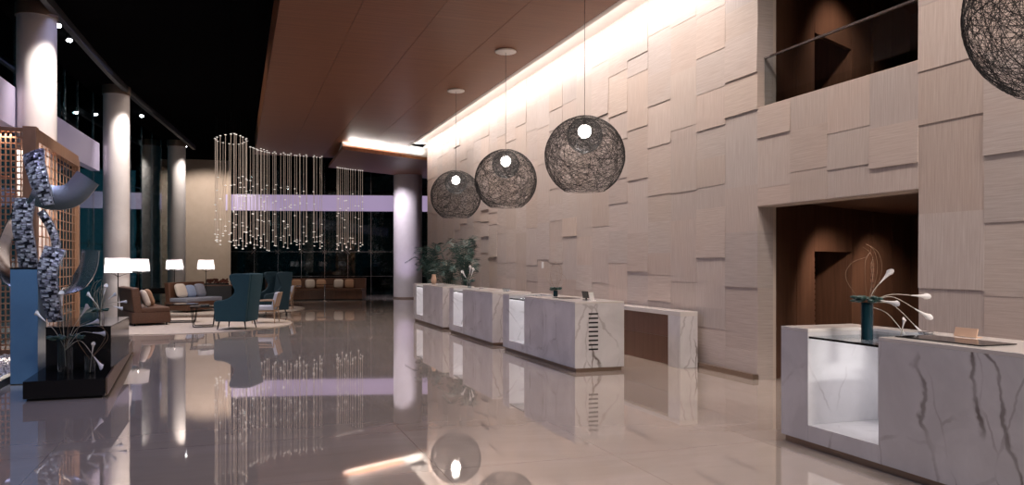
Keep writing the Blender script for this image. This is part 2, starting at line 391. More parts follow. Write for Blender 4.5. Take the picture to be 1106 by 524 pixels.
# back glazing
def along(p, q, t): return (p[0] + (q[0] - p[0]) * t, p[1] + (q[1] - p[1]) * t)
g0, g1 = (-.3, 42.1), (11.0, 39.3)
def gdir(a, b):
    d = Vector((b[0] - a[0], b[1] - a[1])); L = d.length; return d / L, L
def glazing(name, a, b, n, z0, z1, zs=(2.2, 4.2)):
    d, L = gdir(a, b); bm = B(); path_wall(bm, [a, b], .02, z0, z1); w = struct(name, bm, M_glass)
    bm = B(); an = math.atan2(d.y, d.x)
    for i in range(n + 1):
        p = along(a, b, i / n); box(bm, (p[0], p[1], (z0 + z1) / 2), (.025, .05, z1 - z0), an)
    for z in zs:
        box(bm, ((a[0] + b[0]) / 2, (a[1] + b[1]) / 2, z), (L, .035, .02), an)
    f = new_obj('window_frame', bm, M_steel, w)
    bm = B()
    for i in range(1, n):
        p = along(a, b, i / n)
        for z in zs[:1]:
            for s in (-1, 1):
                pr = Vector((p[0], p[1], z)) + Vector((d.y, -d.x, 0)) * .12
                tube(bm, [pr - Vector((d.x, d.y, s)) * .11, pr + Vector((d.x, d.y, s)) * .11], .016, 6)
            tube(bm, [pr, Vector((p[0], p[1], z))], .02, 6)
    new_obj('spider_fitting', bm, M_chrome, w); return w
glazing('window_1', g0, g1, 10, 0, HD, (2.2, .95, 5.1))
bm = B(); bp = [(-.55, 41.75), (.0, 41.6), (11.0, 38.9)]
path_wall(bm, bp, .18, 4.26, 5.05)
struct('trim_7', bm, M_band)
# left facade: glazing, fascia, bulkhead
fp = [(-4.6, 4), (-4.6, 12), (-4.55, 18), (-4.25, 25), (-3.6, 31), (-2.75, 37), (-2.6, 42)]
for i, (a, b) in enumerate(zip(fp, fp[1:])):
    glazing('window_%d' % (i + 2), b, a, max(2, int(gdir(a, b)[1] / 1.4)), 0, HD, (2.2, 4.4))
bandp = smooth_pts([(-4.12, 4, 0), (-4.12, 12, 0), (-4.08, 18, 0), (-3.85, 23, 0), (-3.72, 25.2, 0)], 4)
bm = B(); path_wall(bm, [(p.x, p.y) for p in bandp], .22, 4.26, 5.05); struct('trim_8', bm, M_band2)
blk = smooth_pts([(-4.1, 4, 0), (-4.05, 12, 0), (-3.9, 18, 0), (-3.55, 25, 0), (-2.9, 31, 0), (-2.25, 37, 0)], 4)
bm = B(); path_wall(bm, [(p.x + .55, p.y) for p in blk], .12, HD - .18, HD + .01); struct('trim_9', bm, M_dark2)
bm = B(); b2(bm, -2.62, -.3, 41.9, 42.2, 0, HD); b2(bm, -.45, -.3, 41.4, 42.2, 0, 6.2); struct('wall_back', bm, M_beige)
spot('wall_washer', (-1.4, 38.6, 6.6), (-1.3, 42, 2.4), 620, WARM2, 95, .5, .1)
# behind the camera and outer right side
bm = B(); b2(bm, -9, 14, -8.2, -8, 0, HD); struct('wall_front', bm, M_beige)
bm = B(); b2(bm, 11.05, 11.2, 29, 42, 0, HD); b2(bm, 7.4, 11.2, YE + .0, YE + .2, 0, HD); struct('wall_far_right', bm, M_dark2)
# outdoor planting in the dark
bm = B(); bmesh.ops.create_grid(bm, x_segments=90, y_segments=40, size=1)
for v_ in bm.verts:
    x, y = v_.co.x * 9 + 4, v_.co.y * 4 + 4
    n_ = noise.noise(Vector((x * 1.3, y * 1.3, 0))) + .5 * noise.noise(Vector((x * 4, y * 4, 3)))
    v_.co = Vector((x, 45.5 - n_ * .8, y))
h_ = new_obj('hedge', bm, noisy('night_foliage', (.006, .010, .008), (.02, .03, .025), .8, 5), None); tag(h_, 'dark hedge outside behind the back glazing', 'hedge'); h_['kind'] = 'stuff'
# ------------------------------------------------------------------ columns
def column(x, y, r, top, label, z1):
    t = thing('column', label, 'column', (x, y, 0), 0, 'round lobby columns')
    bm = B(); lathe(bm, [(0, .06), (r, .06), (r, z1), (0, z1)], 48); new_obj('shaft', bm, M_col, t, True)
    bm = B(); lathe(bm, [(0, 0), (r + .03, 0), (r + .03, .05), (r + .004, .07), (0, .07)], 48); new_obj('base_ring', bm, M_bronze, t, True)
    if top:
        bm = B(); lathe(bm, [(r * .5, z1 - .25), (r + .025, z1 - .25), (r + .025, z1 - .001), (0, z1 - .001)], 48); new_obj('collar', bm, M_bronze, t, True)
    return t
column(-3.76, 17.9, .35, True, 'pale round column nearest the camera, rising behind the lattice screen', HD)
column(-3.31, 25.4, .35, True, 'pale round column standing behind the two left floor lamps', HD)
column(-2.39, 35.8, .35, True, 'most distant pale column on the window side, beside the beige wall', HD)
column(7.48, 36.05, .66, False, 'thick white column at the far end of the marble desks, near the palms', 5.68)
for (x, y, p) in ((-3.76, 17.9, 900), (-3.31, 25.4, 760), (-2.39, 35.8, 500)):
    spot('column_downlight', (x + .80, y - .85, HD - .12), (x + .05, y - .05, 4.0), p, WARM2, 60, 1.0, .06)
spot('column_wash', (5.6, 34.2, 5.6), (7.3, 35.7, 2.6), 700, (.92, .84, 1), 80, .8, .1)
spot('column_wash', (6.6, 33.9, .25), (7.3, 35.6, 3.2), 90, (.75, .6, 1), 80, .8, .1)
# small ceiling spotlights seen as points
def ceiling_spot(x, y, label, pw, tgt, first=None):
    t = thing('ceiling_spotlight', label, 'spotlight', (x, y, HD), 0, 'spotlights in the dark ceiling')
    bm = B(); lathe(bm, [(0, 0), (.07, 0), (.07, -.10), (.045, -.12), (.045, -.115), (0, -.115)], 20); new_obj('housing', bm, M_blackm, t, True)
    bm = B(); lathe(bm, [(0, -.118), (.044, -.118), (.060, -.145), (.044, -.172), (0, -.182)], 20); new_obj('lens', bm, M_spotlens, t, True)
    spot('ceiling_spotlight_beam', (x, y, HD - .17), tgt, pw, COOL, 70, .6, .05)
def ceil_pt(px, py, z=HD - .13):
    t = (z - EYE) * 850 / (284.3 - py); u = (px - 553) / 850
    return (t * (.944 * u + .3299), t * (.944 - .3299 * u))
for (px, py, lb, pw) in ((153, 125, 'bright white spotlight in the dark ceiling right of the second column', 260),
                         (75, 43, 'small spotlight in the dark ceiling right of the nearest column', 160),
                         (63, 27, 'small spotlight close beside the top of the nearest column', 60),
                         (200, 158, 'tiny distant spotlight above the most distant window column', 40)):
    x, y = ceil_pt(px, py); ceiling_spot(x, y, lb, pw, (x + .6, y - 1.5, 0))
# ------------------------------------------------------------------ reception desks
DX0, DX1, DH = 4.71, 5.52, 1.045
def desk(y0, y1, label, M, vents=False):
    t = thing('reception_desk', label, 'desk', (DX0, y0, 0), 0, 'marble reception desks')
    L = y1 - y0; D = DX1 - DX0; bm = B()
    n1 = L - .36; n0 = L - 1.16
    zt = DH - .03
    def bb(*a): b2(bm, *a, bev=.004)
    bb(0, D, 0, n0, .06, zt); bb(0, D, n1, L, .06, zt); bb(0, D, n0 + .0005, n1 - .0005, .06, .206)
    bb(D - .04, D - .001, n0 + .0005, n1 - .0005, .2065, zt)
    new_obj('body', bm, M, t)
    bm = B(); b2(bm, 0.001, D + .0, 0.001, n0, zt + .0005, DH, .003); b2(bm, .001, D, n1, L, zt + .0005, DH, .003); b2(bm, .62, D, n0, n1, zt + .0005, DH, .002); new_obj('countertop', bm, M_top, t)
    bm = B(); b2(bm, .03, D - .03, .03, L - .03, 0, .06); new_obj('plinth', bm, M_bronze, t)
    bm = B(); b2(bm, .02, D - .05, n0 + .001, n1 - .001, .962, .98); gs = new_obj('glass_shelf', bm, M_clear, t)
    bm = B(); b2(bm, .008, .0195, n0 + .001, n1 - .001, .962, .98); new_obj('shelf_edge', bm, M_black, gs)
    area('niche_fill_light', (DX0 + .40, y0 + n0 + .03, .93), (R(62), 0, 0), .5, .02, 2.2, (.98, .95, 1), 160)  # added fill that brightens the niche, no fixture modelled
    if vents:
        for k in range(9): bm = B(); b2(bm, .22, .375, -.003, .012, .325 + k * .066, .349 + k * .066); new_obj('vent_slot', bm, M_blackm, t)
    return t
desk(2.70, 6.0, 'large marble reception desk nearest the camera, with lit niche and black shelf', M_marble2)
desk(10.66, 14.0, 'marble desk with a column of dark vent slots in its white end', M_marble, True)
desk(14.65, 17.95, 'middle marble desk, second from the palms', M_marble)
desk(18.6, 21.9, 'farthest marble desk in front of the palms', M_marble)
# back console against the wall
t = thing('wall_console', 'low marble framed console with walnut front along the stone wall', 'console', (6.42, 10.55, 0))
for ya_, yb_ in ((0, .36), (4.2, 4.5)): bm = B(); b2(bm, 0, .31, ya_, yb_, 0, .80, .004); new_obj('end_panel', bm, M_marble, t)
bm = B(); b2(bm, 0, .31, 0, 4.5, .8005, .87, .004); new_obj('countertop', bm, M_top, t)
for za_, zb_ in ((0, .44), (.445, .799)): bm = B(); b2(bm, .10, .30, .361, 4.199, za_, zb_); new_obj('front_panel', bm, M_wcons, t)
# ------------------------------------------------------------------ wire sphere pendants
def wire_mesh(Rr, nring, rw, seed, zlo, zhi, nseg=44):
    r = random.Random(seed); bm = B()
    for k in range(nring):
        ax = Vector((r.gauss(0, 1), r.gauss(0, 1), r.gauss(0, 1) * 1.3)).normalized(); off = r.uniform(-.75, .75) * Rr; u, v = frame_of(ax)
        rr = math.sqrt(Rr * Rr - off * off); ph = r.uniform(0, 6.28); w = r.uniform(.0, .05); fr_ = r.randint(2, 5); jit = r.uniform(.985, 1.0)
        run = []
        for i in range(nseg + 1):
            a = 2 * PI * i / nseg
            p = (ax * (off + w * Rr * math.sin(fr_ * a + ph)) + (u * math.cos(a) + v * math.sin(a)) * rr).normalized() * Rr * jit
            if zlo * Rr <= p.z <= zhi * Rr: run.append(p)
            else:
                if len(run) > 2: tube(bm, run, rw, 3, cap=False)
                run = []
        if len(run) > 2: tube(bm, run, rw, 3, cap=False)
    for z in (zlo, zhi):
        rr = math.sqrt(1 - z * z) * Rr; tube(bm, [(rr * math.cos(a / 24 * 2 * PI), rr * math.sin(a / 24 * 2 * PI), z * Rr) for a in range(24)], rw * 1.6, 4, True)
    return bm
PX, PZ = 5.25, 3.33
pend = thing('pendant_lamp', 'large black wire globe pendant, the largest of the three in a row', 'pendant lamp', (PX, 11.5, PZ), 0, 'black wire globe pendants')
new_obj('outer_globe', wire_mesh(.645, 210, .0019, 3, -.86, .97, 48), M_wire, pend)
bm = wire_mesh(.285, 120, .0017, 8, -.99, .95, 30); bmesh.ops.translate(bm, verts=bm.verts, vec=(0, 0, .335)); new_obj('inner_globe', bm, M_wire, pend)
bm = B(); lathe(bm, [(0, -.11), (.05, -.098), (.09, -.063), (.11, 0), (.09, .063), (.05, .098), (0, .11)], 24, (0, 0, .40)); new_obj('bulb', bm, M_glow, pend, True, 80)
bm = B(); tube(bm, [(0, 0, .50), (0, 0, H - PZ)], .004, 5); lathe(bm, [(0, .50), (.03, .50), (.03, .60), (0, .60)], 12); new_obj('cable', bm, M_blackm, pend)
bm = B(); lathe(bm, [(0, 0), (.20, 0), (.22, -.012), (.22, -.035), (.20, -.045), (0, -.045)], 36, (0, 0, H - PZ)); new_obj('canopy', bm, M_cove, pend, True)
gl = bpy.data.lights.new('pendant_bulb', 'POINT'); gl.energy = 28; gl.color = WARM2; gl.shadow_soft_size = .12
def pl(y):
    o = bpy.data.objects.new('pendant_bulb', gl); o.location = (PX, y, PZ + .24); COL.objects.link(o)
dup(pend, (PX, 15.42, PZ), 1.1, 'middle black wire globe pendant of the three in a row')
dup(pend, (PX, 19.35, PZ), 2.3, 'smallest looking black wire globe pendant, closest to the far column')
dup(pend, (PX, 3.72, PZ), 4.0, 'black wire globe pendant cut off at the upper right corner')
for y in (11.5, 15.42, 19.35, 3.72): pl(y)
# ------------------------------------------------------------------ hanging rod chandelier
ch = thing('rod_chandelier', 'long curving chandelier of thin hanging rods with small lit crystals', 'chandelier', (0, 0, 0))
pa = [(-.10, 27.9), (-.45, 28.4), (-.68, 29.2), (-.55, 30.0), (-.1, 30.4), (.25, 29.9), (.30, 29.1), (.15, 28.4)]
pb = [(.46, 31.0), (.75, 31.7), (1.1, 32.3), (1.8, 32.7), (2.45, 32.95), (3.2, 33.2)]
pc = [(3.95, 33.5), (4.3, 33.8), (4.7, 34.1), (5.1, 34.3)]
rods = []
def sample(path, n, top, ztop_wire, closed=False):
    q_ = smooth_pts([(*p, 0) for p in (path + path[:1] if closed else path)], 12)
    for i in range(n):
        p = q_[int(i * (len(q_) - 1) / max(1, n - (0 if closed else 1)))]; rods.append((p.x, p.y, top, ztop_wire))
sample(pa, 20, 5.95, HD, True); sample(pb, 26, 5.97, H); sample([(p[0] + .1, p[1] - .35) for p in pb[1:]], 10, 5.97, H); sample(pc, 13, 5.63, 5.68)
r = random.Random(21)
bm = B(); vs = [bm.verts.new(Vector(d) * .028) for d in ((1.7, 0, 0), (0, 1.7, 0), (-1.7, 0, 0), (0, -1.7, 0), (0, 0, .75), (0, 0, -.75))]
for a in range(4):
    bm.faces.new((vs[a], vs[(a + 1) % 4], vs[4])); bm.faces.new((vs[(a + 1) % 4], vs[a], vs[5]))
cmesh = bpy.data.meshes.new('crystal'); bm.to_mesh(cmesh); bm.free(); cmesh.materials.append(M_crystal)
for (x, y, top, zw) in rods:
    bot = r.uniform(2.1, 2.75)
    x += r.uniform(-.04, .04)
    bm = B(); tube(bm, [(x, y, bot), (x, y, top)], .0085, 5)
    ro = new_obj('rod', bm, M_rod, ch)
    bm = B(); tube(bm, [(x, y, top), (x, y, zw)], .002, 4); new_obj('suspension_wire', bm, M_blackm, ro)
    zs = [bot] + [r.uniform(2.3, 4.75) for _ in range(r.choice([1, 2, 3, 3]))] + [top]
    for z in zs:
        cr = bpy.data.objects.new('crystal', cmesh); COL.objects.link(cr); cr.parent = ro; cr.location = (x, y, z)
# ------------------------------------------------------------------ lattice screen
sc_ = thing('lattice_screen', 'tall copper toned timber lattice screen at the left edge', 'screen', (-3.30, 15.7, 0))
SH = 4.0
bm = B(); b2(bm, -.21, 0, -.04, .16, 0, SH, .006); b2(bm, -.14, 0, 3.86, 4.0, 0, SH - .1, .006); b2(bm, -.14, 0, .16, 3.86, SH - .25, SH - .02, .006); b2(bm, -.14, 0, .16, 3.86, 0, .12)
b2(bm, -1.2, -.21, -.02, .12, SH - .10, SH - .03, .006); b2(bm, -1.2, -.21, -.02, .12, 0, .12); new_obj('frame', bm, M_lat, sc_)
r = random.Random(4); bm = B()
for k in range(13): 
    x = -.24 - k * .078; b2(bm, x - .011, x + .011, 0.0, .03, .12, SH - .1)
for k in range(36):
    z = .2 + k * .103; b2(bm, -1.2, -.21, .031, .06, z - .012, z + .012)
    if r.random() < .6: a = r.uniform(-1.1, -.5); b2(bm, a, a + r.uniform(.15, .35), .061, .10, z + .03, z + .055)
new_obj('front_lattice', bm, M_lat, sc_)
bm = B()
for k in range(12):
    y = .30 + k * .31; b2(bm, -.05, -.035, y - .010, y + .010, .12, SH - .25)
for k in range(19):
    z = .2 + k * .19; b2(bm, -.065, -.051, .16, 3.86, z - .010, z + .010)
new_obj('side_lattice', bm, M_lat, sc_)
area('screen_backlight', (-3.9, 16.9, 3.85), (0, 0, 0), .5, 2.5, 160, WARM, 150)
area('screen_floor_light', (-3.75, 14.9, .25), (R(-100), 0, 0), .8, .1, 40, WARM, 160)
# pebble bed with dark curb
t = thing('pebble_bed', 'bed of white pebbles in a dark metal trough under the lattice screen', 'pebble bed', (-3.4, 12.6, 0))
bm = B(); b2(bm, .42, .52, -3, 2.95, 0, .10, .005); b2(bm, -.62, -.55, -3, 2.95, 0, .10, .005); b2(bm, -.55, .42, -3, 2.95, 0, .02); new_obj('trough', bm, M_dark2, t)
bm = B(); r = random.Random(9)
for k in range(2300):
    x, y = r.uniform(-.53, .40), r.uniform(-2.9, 2.9); s = r.uniform(.016, .03)
    bmesh.ops.create_icosphere(bm, subdivisions=1, radius=s, matrix=Matrix.Translation((x, y, .035 + r.uniform(0, .035))) @ Matrix.Diagonal((1, r.uniform(.7, 1.3), .7, 1)))
p_ = new_obj('pebbles', bm, M_pebble, t, True, 180); p_['kind'] = 'stuff'
# ------------------------------------------------------------------ plinth with pedestal, sculpture, vases
t = thing('display_plinth', 'stepped black lacquer plinth with pale stone back ledge', 'plinth', (-2.36, 10.55, 0))
bm = B(); prism(bm, [(0, 0), (.86, 0), (.55, 5.2), (-.2, 5.2)], .03, .234); new_obj('lower_step', bm, M_black, t)
bm = B(); prism(bm, [(.865, .03), (.885, .03), (.575, 5.2), (.555, 5.2)], .03, .236); new_obj('side_trim', bm, M_bronze, t)
bm = B(); prism(bm, [(.03, .04), (.83, .04), (.53, 5.1), (-.15, 5.1)], 0, .03); new_obj('base', bm, M_blackm, t)
bm = B(); b2(bm, .05, .80, .92, 2.75, .2345, .785, .003); new_obj('upper_block', bm, M_black, t)
bm = B(); b2(bm, .045, .805, .915, 2.755, .7855, .80, .002); new_obj('top_slab', bm, M_black, t)
t = thing('blue_pedestal', 'tall blue square pedestal under the woven metal sculpture', 'pedestal', (-2.66, 12.2, 0), R(-6))
bm = B(); b2(bm, -.165, .165, -.165, .165, .012, 1.54, .004); new_obj('body', bm, M_bluep, t)
bm = B(); b2(bm, -.16, .16, -.16, .16, 0, .012); new_obj('foot', bm, M_blackm, t)
bm = B(); b2(bm, -.17, .17, -.17, .17, 1.5405, 1.56, .002); new_obj('cap', bm, M_blackm, t)
spot('sculpture_fill_spot', (-1.6, 8.6, 6.5), (-2.6, 12.1, 1.5), 900, (.70, .82, 1), 24, .5, .05)  # added lamp, brightens the sculpture and its pedestal
# sculpture: ribbons
sp = thing('woven_sculpture', 'abstract sculpture of looping woven and smooth metal bands on the blue pedestal', 'sculpture', (-2.66, 12.2, 1.56))
def PS(px, py, dy=0.0):  # offset from pedestal top, metres (plane facing the lobby)
    k = 1 / 76.0
    e1 = Vector((.89, -.46, 0)); e2 = Vector((.46, .89, 0)) 
    return e1 * ((px - 38) * k) + e2 * dy + Vector((0, 0, (290 - py) * k))
def ribbon(name, pts, w, th, M, wv=None, n=8):
    P = smooth_pts([PS(*p) for p in pts], n); bm = B(); uvl = bm.loops.layers.uv.new('UVMap'); rings = []; L = 0
    for i, p in enumerate(P):
        d = (P[min(i + 1, len(P) - 1)] - P[max(i - 1, 0)]).normalized()
        base = wv or Vector((.89, -.46, 0)); u = (base - d * base.dot(d)).normalized(); v = d.cross(u)
        if i: L += (p - P[i - 1]).length
        ww = w[0] + (w[1] - w[0]) * i / (len(P) - 1) if isinstance(w, tuple) else w
        ring = []
        for s in range(9):
            a = -1 + s / 4; ring.append((bm.verts.new(p + u * a * ww / 2 + v * (th / 2 + .02 * (1 - a * a))), L, a * ww / 2))
        for s in range(9):
            a = 1 - s / 4; ring.append((bm.verts.new(p + u * a * ww / 2 - v * (th / 2 - .02 * (1 - a * a))), L, a * ww / 2 + 1))
        rings.append(ring)
    for a, b in zip(rings, rings[1:]):
        m_ = len(a)
        for s in range(m_):
            q4 = (a[s], a[(s + 1) % m_], b[(s + 1) % m_], b[s]); f = bm.faces.new([x[0] for x in q4])
            for l, x in zip(f.loops, q4): l[uvl].uv = (x[1], x[2])
    bm.faces.new([x[0] for x in rings[0]][::-1]); bm.faces.new([x[0] for x in rings[-1]])
    return new_obj(name, bm, M, sp, True, 50)
ribbon('woven_band', [(36, 170, .12), (42, 185, .06), (50, 205, .02), (54, 226, .05)], (.30, .24), .03, M_woven)
ribbon('woven_band', [(35, 219, 0), (34, 245, -.05), (38, 270, -.04), (38, 290, 0)], (.30, .28), .03, M_woven)
ribbon('woven_band', [(48, 232, .06), (58, 250, .10), (62, 268, .12), (56, 284, .12), (48, 290, .10)], .12, .03, M_woven)
ribbon('woven_band', [(70, 270, -.02), (66, 292, -.10), (67, 318, -.08), (69, 345, 0)], (.33, .22), .03, M_woven)
V = Vector((.3, .5, .75)).normalized()
ribbon('smooth_band', [(40, 218, .05), (20, 222, .25), (0, 238, .35), (-9, 265, .30), (-3, 292, .20), (12, 308, .12), (30, 312, .18)], .22, .015, M_steel, Vector((.46, .89, 0)))
ribbon('smooth_band', [(42, 212, .0), (60, 218, .10), (76, 214, .20), (88, 196, .30)], .34, .015, M_steel, Vector((.1, .15, 1)))
ribbon('smooth_band', [(102, 272, .10), (100, 290, .08), (90, 306, .05), (76, 316, .0)], (.26, .30), .015, M_steel, Vector((.8, -.4, .4)))
# vases with calla lilies
def calla(bm, bp, p0, tip, sag=.05, sz=.05):
    p0, tip = Vector(p0), Vector(tip); mid = (p0 + tip) / 2 + Vector((0, 0, sag)); pts = smooth_pts([p0, mid, tip], 6)
    tube(bm, pts, .0035, 5); d = (pts[-1] - pts[-2]).normalized(); u, v = frame_of(d)
    rings = []
    for i, (rr, dd_) in enumerate(((.004, 0), (.007, .5), (.011, .9), (.017, 1.2), (.025, 1.35))):
        rings.append([bp.verts.new(tip + d * dd_ * sz * (1.6 if i < 4 else 1.6 + .5 * max(0, math.cos(2 * PI * k / 10))) + (u * math.cos(2 * PI * k / 10) + v * math.sin(2 * PI * k / 10)) * rr * sz / .05) for k in range(10)])
    for a, b in zip(rings, rings[1:]):
        for k in range(10): bp.faces.new((a[k], a[(k + 1) % 10], b[(k + 1) % 10], b[k]))
def vase_of(name, label, cat, loc, r, h, Mv, callas, clump=None, twigs=0, seed=1, group=None, sz=.05):
    t = thing(name, label, cat, loc, 0, group)
    bm = B(); lathe(bm, [(0, 0), (r, 0), (r, h), (r - .006, h), (r - .006, .012), (0, .012)], 28); new_obj('vase', bm, Mv, t, True)
    for (p0, tip, sag) in callas:
        bs, bp = B(), B(); calla(bs, bp, p0, tip, sag, sz); st = new_obj('stem', bs, M_stem2, t); new_obj('petal', bp, M_petal, st, True, 80)
    rr = random.Random(seed)
    for k in range(twigs):
        a = rr.uniform(0, 6.28); hh = rr.uniform(.3, .5); bw = rr.uniform(.08, .2); bs = B()
        tube(bs, smooth_pts([(0, 0, h * .8), (math.cos(a) * bw, math.sin(a) * bw, h + hh * .5), (math.cos(a) * bw * .8, math.sin(a) * bw * .8, h + hh * .85), (math.cos(a + 1) * bw * .3, math.sin(a + 1) * bw * .3, h + hh)], 6), .0016, 4)
        new_obj('twig', bs, M_chw, t)
    if clump:
        bm = B()
        for k in range(clump):
            a, e = rr.uniform(0, 6.28), rr.uniform(-.3, .9); R_ = rr.uniform(.3, 1) * r * 2.2
            bmesh.ops.create_icosphere(bm, subdivisions=1, radius=rr.uniform(.018, .035), matrix=Matrix.Translation((math.cos(a) * R_, math.sin(a) * R_, h + .02 + e * .03)) @ Matrix.Rotation(a, 4, 'Z') @ Matrix.Diagonal((1.6, .8, .6, 1)))
        new_obj('leaves', bm, M_leaf, t, True, 60)
    return t
e1 = Vector((.90, -.44, 0))
def cl(x, z, d=0): return tuple(e1 * x + Vector((.44, .9, 0)) * d + Vector((0, 0, z)))
vase_of('flower_vase', 'dark glass vase of white callas reaching right on the nearest desk', 'vase', (4.98, 5.24, .98), .048, .31, M_vase,
        [((.0, 0, .28), cl(.10, .47), .03), ((0, 0, .30), cl(.09, .33, -.05), .02), ((0, 0, .30), cl(.37, .37, .05), .04), ((0, 0, .30), cl(.38, .26), .08), ((0, 0, .30), cl(.38, .12), .09), ((0, 0, .28), cl(.32, .02), .07)], 26, 6, 2, sz=.055)
vase_of('bud_vase', 'tiny white bud vase beside the dark calla vase', 'vase', (5.02, 4.93, .98), .018, .05, M_paper, [((0, 0, .04), (.01, -.01, .11), .0)], sz=.035)
vase_of('flower_vase', 'tall clear glass vase with splaying callas on the black plinth', 'vase', (-2.02, 11.12, .2345), .09, .43, M_clear,
        [((0, 0, .1), cl(-.05, .85), 0), ((0, 0, .3), cl(.28, .62), .1), ((0, 0, .3), cl(.36, .52), .10), ((0, 0, .3), cl(.38, .22), .16), ((0, 0, .3), cl(-.28, .66), .05), ((0, 0, .3), cl(.2, .72), .06)], 34, 5, 3, sz=.07)
vase_of('glass_tumbler_vase', 'short clear glass vase at the right of the plinth step', 'vase', (-1.74, 11.06, .2345), .065, .22, M_clear, [((0, 0, .02), cl(.03, .26), .0)], 0, 3, 5)
vase_of('flower_vase', 'silver vase of white orchids on top of the black plinth', 'vase', (-1.85, 12.6, .8005), .05, .12, M_steel,
        [((0, 0, .1), cl(.12, .30), .05), ((0, 0, .1), cl(.2, .2), .06), ((0, 0, .1), cl(.05, .36), .03), ((0, 0, .1), cl(-.1, .28), .03), ((0, 0, .1), cl(.26, .26), .06)], 12, 8, 6, sz=.06)
# small items on desks
vase_of('orchid_vase', 'small dark vase with black leaves and curling twigs on the vented desk', 'vase', (5.2, 12.6, DH + .0005), .04, .10, M_vase, [], 30, 10, 12)
bm = B(); lathe(bm, [(0, 0), (.05, 0), (.075, .05), (.08, .14), (.055, .22), (.05, .27), (.045, .27), (.05, .2), (0, .19)], 24); o = new_obj('ceramic_vase', bm, M_tan, None, True); o.location = (5.05, 20.9, DH + .0005); tag(o, 'tan ceramic vase standing on the farthest desk', 'vase')
vase_of('flower_vase', 'white flowers in a glass on the middle desk', 'vase', (5.1, 17.6, DH + .0005), .05, .14, M_clear, [((0, 0, .1), (.05, 0, .28), .0), ((0, 0, .1), (-.08, .02, .24), .0), ((0, 0, .1), (.0, -.05, .33), .0)], 14, 0, 4, sz=.07)
t = thing('card_display', 'small black screen on a stand with a white card on the vented desk', 'display', (5.1, 11.15, DH + .0005), R(12))
bm = B(); box(bm, (0, 0, .085), (.014, .15, .11), 0, .003, m=Matrix.Rotation(R(-12), 4, 'Y')); new_obj('screen', bm, M_black, t)
bm = B(); box(bm, (.03, 0, .006), (.09, .10, .012), 0, .002); box(bm, (.02, 0, .04), (.012, .03, .06)); new_obj('stand', bm, M_blackm, t)
bm = B(); box(bm, (0, 0, .065), (.14, .012, .13), R(40), .001, m=Matrix.Rotation(R(-10), 4, 'X')); box(bm, (0, .0, .004), (.12, .09, .007), R(40)); o = new_obj('card_holder', bm, M_paper); o.location = (5.12, 10.96, DH + .0005); tag(o, 'white card holder beside the small black screen', 'card holder')
bm = B(); box(bm, (0, 0, .004), (.30, .42, .006), R(4), .001); o = new_obj('desk_pad', bm, M_black); o.location = (5.1, 11.9, DH + .0005); tag(o, 'thin dark writing pad on the vented desk', 'desk pad')
bm = B(); lathe(bm, [(0, 0), (.06, 0), (.085, .07), (.08, .07), (.055, .008), (0, .008)], 24); o = new_obj('glass_bowl', bm, M_clear, None, True); o.location = (5.1, 14.95, DH + .0005); tag(o, 'small clear bowl on the near end of the middle desk', 'bowl')
bm = B(); box(bm, (0, 0, .005), (.34, .75, .008), R(0), .002); o = new_obj('desk_pad', bm, M_black); o.location = (5.0, 4.42, DH + .0005); tag(o, 'black leather desk pad on the nearest desk', 'desk pad')
bm = B(); box(bm, (0, 0, .035), (.012, .20, .07), 0, .002, m=Matrix.Rotation(R(15), 4, 'Y')); box(bm, (.02, 0, .003), (.06, .2, .006)); o = new_obj('name_plaque', bm, M_tan); o.location = (5.36, 4.62, DH + .0005); tag(o, 'small tan plaque standing behind the black desk pad', 'plaque')
bm = B(); lathe(bm, [(0, 0), (.05, 0), (.06, .02), (.05, .02), (0, .01)], 20); o = new_obj('metal_dish', bm, M_steel, None, True); o.location = (5.25, 4.90, DH + .0005); tag(o, 'little metal dish at the niche edge of the nearest desk', 'dish')
bm = B(); b2(bm, -.02, .0, -.05, .05, 0, .15, .004); o = new_obj('wall_control', bm, M_paper); o.location = (WX - .09, 17.1, 1.5); tag(o, 'small white control panel on the stone wall behind the desks', 'wall control')
